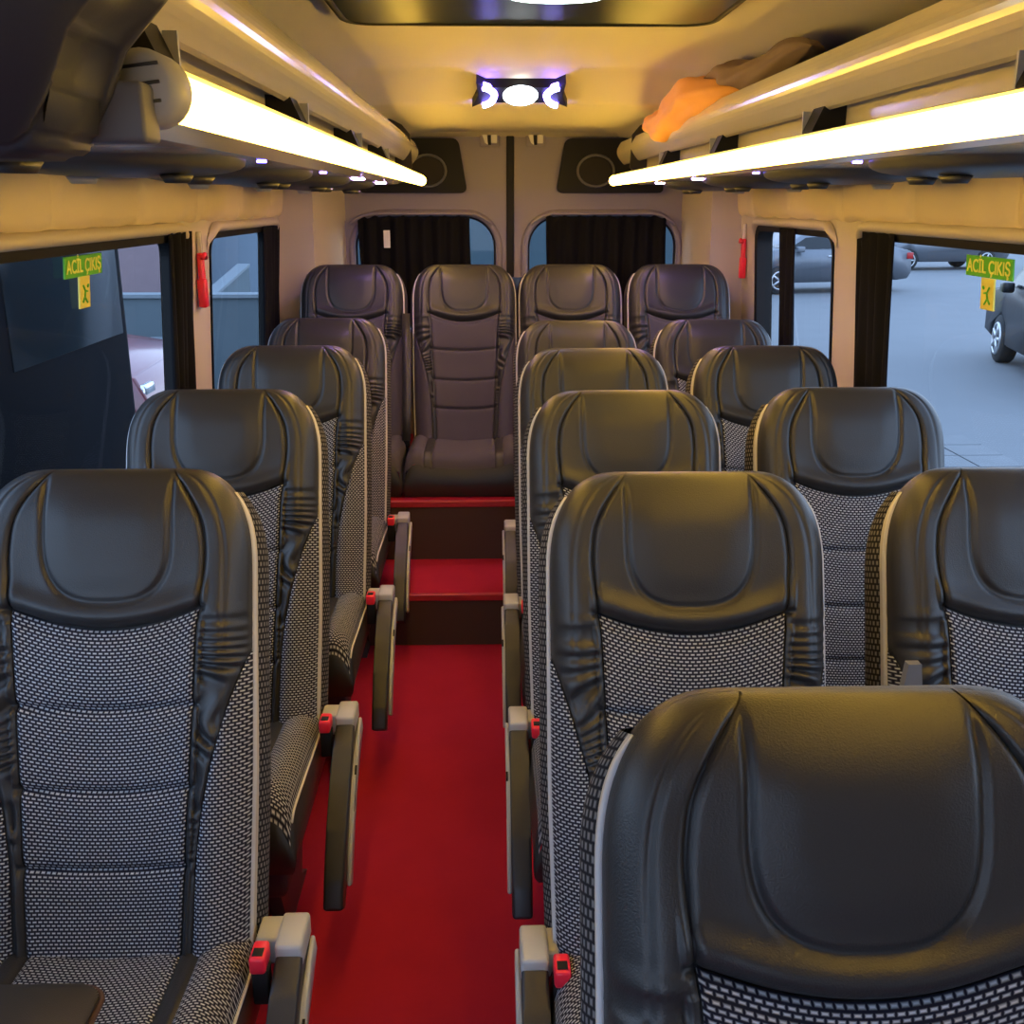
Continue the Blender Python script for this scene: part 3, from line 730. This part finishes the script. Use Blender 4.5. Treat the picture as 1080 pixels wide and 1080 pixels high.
# rear curtains, rails and the white tag
def rcurt(x0, x1, label):
    bm = NB()
    def fn(u, v):
        z = .98+(1.492-.98)*v
        return (x0+(x1-x0)*u+.004*sin(v*5), 5.045+.012*sin(u*2*pi*8+.5*sin(v*4))+.005*sin(u*31), z+.006*sin(u*2*pi*8)*(v > .95))
    grid(bm, fn, 110, 20); o = link('rear_curtain', bm, 'curtain'); solid(o, .003); tag(o, label, 'curtain', 'black curtains on the rear doors')
rcurt(-.60, -.075, 'black gathered curtain over the left rear door window'); rcurt(.29, .86, 'black gathered curtain over the right rear door window')
for x0, x1, dn, lab in ((-.64, .03, 1, 'pale curtain rail above the left rear door window'), (.215, .90, -1, 'pale curtain rail above the right rear door window')):
    bm = NB(); pts = []
    for k in range(41):
        t = k/40; x = x0+(x1-x0)*t; e = min(x-x0, x1-x); pts.append((x, 5.035, 1.508-.05*max(0, 1-e/.11)**2))
    tube(bm, pts, .0075, 8); o = link('curtain_rail', bm, 'door'); tag(o, lab, 'curtain rail', 'curtain rails on the rear doors')
bm = NB(); box(bm, -.482, -.452, 5.018, 5.022, 1.352, 1.432, .001); o = link('paper_tag', bm, 'white', None, False); tag(o, 'small white tag pinned on the left rear curtain', 'tag')
# folding table at lower left
root = empty('folding_table', (-.60, .93, .66), 'dark folding table with rounded corner at the bottom left edge', 'table')
bm = NB(); prism(bm, rrect(-.20, .135, -.20, .098, .025), 'z', -.018, 0); bmesh.ops.bevel(bm, geom=list(bm.edges), offset=.003, segments=2, affect='EDGES'); link('table_top', bm, 'darkp', root)
bm = NB(); tube(bm, [(x*1.0, y, -.009) for x, y in rrect(-.202, .137, -.202, .100, .026)], .004, 6, closed=True); link('edge_band', bm, 'riser', root)
bm = NB(); tube(bm, [(-.22, -.05, -.02), (-.22, -.05, -.35), (-.15, -.05, -.66)], .018, 10); link('leg', bm, 'metal', root)
bm = NB(); box(bm, -.26, .05, -.08, -.02, -.035, -.018, .004); link('support_arm', bm, 'metal', root)

# ============================================================ OUTSIDE
GZ = -.65
bm = NB(); grid(bm, lambda u, v: (-40+110*u, -40+150*v, GZ), 4, 4); o = link('street', bm, 'asphalt', None, False); tag(o, kind='structure'); o.name = 'floor_street'
bm = NB()
for i in range(5):
    for j in range(9): box(bm, 2.6+.42*i*1.0, 2.6+.42*i+.40, 6.0+.42*j, 6.0+.42*j+.40, GZ, GZ+.012)
o = link('paving_slabs', bm, 'paving', None, False); tag(o, 'pale paving slabs beside the coach on the right', 'paving')
def wheel(par, x, y, z, r, w=.2):
    bm = NB(); tube(bm, [(x, y-w/2, z), (x, y-w/2+.03, z), (x, y+w/2-.03, z), (x, y+w/2, z)], [r*.93, r, r, r*.93], 28); a = link('wheel', bm, 'tyre', par)
    sg = -1 if y < 0 else 1
    yy = y+sg*(w/2+.004)
    bm = NB(); tube(bm, [(x+r*.62*cos(k*pi/12), yy, z+r*.62*sin(k*pi/12)) for k in range(24)], .022, 6, closed=True)
    for k in range(5):
        an = 2*pi*k/5; tube(bm, [(x, yy, z), (x+r*.6*cos(an), yy, z+r*.6*sin(an))], .028, 6)
    link('rim', bm, 'wheel', a)
def car(name, loc, rz, paint, label, L=4.5, Hh=1.62, cat='car'):
    root = empty(name, loc, label, cat, None, rz)
    k = L/4.5; h = Hh
    side = [(-2.2, .38), (-2.24, .75), (-2.12, .98), (-1.35, 1.10), (-.75, h-.06), (.1, h), (1.15, h-.05), (1.85, 1.10), (2.2, 1.02), (2.25, .5), (2.15, .34), (1.80, .30), (1.72, .55), (1.42, .70), (1.12, .55), (1.04, .28), (-.98, .28), (-1.06, .55), (-1.36, .70), (-1.66, .55), (-1.74, .32)]
    bm = NB()
    N = len(side); rings = []
    for y, s_ in ((-.90, 1), (-.86, 1), (0, 1), (.86, 1), (.90, 1)):
        r_ = []
        for x, z in side:
            tuck = max(0, (z-1.0))*.32*(1 if abs(y) > .1 else 0); yy = y-(1 if y > 0 else -1)*tuck if y else 0
            ex = .03 if abs(y) == .90 else 0
            r_.append(bm.verts.new((x*k*(1-.0*ex), yy, z-(ex*.6 if z > .9 else 0)+(.03 if y == 0 and z > .9 else 0))))
        rings.append(r_)
    for a in range(4):
        for i in range(N): bm.faces.new([rings[a][i], rings[a][(i+1) % N], rings[a+1][(i+1) % N], rings[a+1][i]])
    bm.faces.new(rings[0][::-1]); bm.faces.new(rings[-1])
    bmesh.ops.recalc_face_normals(bm, faces=bm.faces)
    bmesh.ops.bevel(bm, geom=[e for e in bm.edges if len(e.link_faces) == 2 and e.calc_face_angle(0) > .35], offset=.05, segments=3, affect='EDGES', clamp_overlap=True)
    link('body', bm, paint, root, True, True)
    for sy in (-1, 1):
        for q in ([(-1.15, 1.10), (-.68, h-.14), (.10, h-.09), (.10, 1.10)], [(.18, 1.10), (.18, h-.09), (1.05, h-.14), (1.55, 1.12)]):
            bm = NB(); bm.faces.new([bm.verts.new((x*k, sy*(.906-max(0, z-1.0)*.32), z)) for x, z in q]); solid(link('side_window', bm, 'carglass', root, False), .006, 0)
        bm = NB(); box(bm, -.98*k, -.80*k, *sorted((sy*.90, sy*1.06)), 1.02, 1.16, .03); link('mirror', bm, paint, root)
        for dx in (-.1, .95):
            bm = NB(); box(bm, dx*k, dx*k+.18, *sorted((sy*.90, sy*.925)), .90, .93, .006); link('door_handle', bm, 'chrome', root)
        bm = NB(); box(bm, -2.2*k, -1.95*k, *sorted((sy*.60, sy*.875)), .74, .90, .03); link('headlamp', bm, 'chrome', root)
        bm = NB(); box(bm, 2.08*k, 2.26*k, *sorted((sy*.62, sy*.905)), .82, .98, .02); link('tail_lamp', bm, 'lampred', root)
        for x in (-1.36, 1.42): wheel(root, x*k, sy*.80, .34, .34, .22)
    for q in ([(-1.32, 1.12), (-.78, h-.10)], [(1.82, 1.14), (1.20, h-.10)]):
        bm = NB(); (xa, za), (xb, zb) = q; yy = .76; o2 = -.03 if xa < 0 else .03
        bm.faces.new([bm.verts.new(p) for p in ((xa*k+o2, -yy, za), (xa*k+o2, yy, za), (xb*k+o2, yy-.14, zb), (xb*k+o2, -yy+.14, zb))]); solid(link('windscreen', bm, 'carglass', root, False), .006, 0)
    return root
a = radians(-103)   # black suv, front wheel at image x 1055
cxx, cyy = 7.42, 14.55
vx = (cos(a)*1.36-(-sin(a))*(-.80)*-1, 0)
ox = cos(a)*(-1.36)-sin(a)*(-.80); oy = sin(a)*(-1.36)+cos(a)*(-.80)
car('suv', (cxx-ox, cyy-oy, GZ), a, 'carblack', 'dark car with alloy wheels parked at the far right, beside the exit sign', 4.6, 1.66)
car('car', (8.45, 27.0, GZ), radians(12), 'carsilver', 'nearer grey car on the street seen mostly through the small right window', 4.6, 1.5)
car('car', (15.4, 36.0, GZ), radians(8), 'carsilver', 'farthest grey car, cut off by the top edge of the big right window', 4.6, 1.5)
car('car', (-4.60, 8.5, GZ), radians(180), 'carred', 'red car bonnet glimpsed low through the big left window', 4.2, 1.40)
# dark van standing beside the coach on the left
root = empty('parked_van', (-2.75, 2.2, GZ), 'very dark van standing close outside the big left window', 'van')
bm = NB(); box(bm, -.95, .55, .55, 4.30, .30, 3.5, .15, 4); link('body', bm, 'vanblue', root)
for y in (1.55, 3.35):
    bm = NB(); box(bm, .545, .556, y-.75, y+.75, 1.45, 2.35, .004); link('side_window', bm, 'carglass', root)
for y in (1.3, 3.5):
    bm = NB(); tube(bm, [(.32, y, .36), (.57, y, .36)], .36, 24); link('wheel', bm, 'tyre', root)
# walls beyond
bm = NB(); box(bm, -16, -3.3, 19.0, 19.6, GZ, 9); o = link('building', bm, 'facade', None, False); tag(o, 'pale blue-grey building front seen through the small left window', 'building')
bm = NB(); box(bm, -13, -4.95, 16.5, 17.4, GZ, 9); o = link('building', bm, 'pink', None, False); tag(o, 'dull pink building wall seen at the rear end of big left window', 'building')
root = empty('retaining_wall', (-4.4, 12, GZ), 'grey concrete retaining wall with pale coping outside left windows', 'wall')
bm = NB(); box(bm, -2.2, 1.9, .0, .25, 0, 1.16)
prism(bm, [(-4.2, 0), (4.5, 0), (4.5, 1.25), (-4.2, .15)], 'x', .55, .7); link('wall_body', bm, 'concrete', root, False)
bm = NB(); box(bm, -2.25, 1.95, -.03, .28, 1.16, 1.20); prism(bm, [(-4.2, .15), (4.5, 1.25), (4.5, 1.29), (-4.2, .19)], 'x', .53, .72); link('coping', bm, 'cap', root, False)

bm = NB(); box(bm, -1.3, 1.9, 9.0, 9.3, GZ, 3.4); o = link('boundary_wall', bm, 'teal', None, False); tag(o, 'dark blue-grey wall behind the coach, glimpsed beside the rear curtains', 'wall')
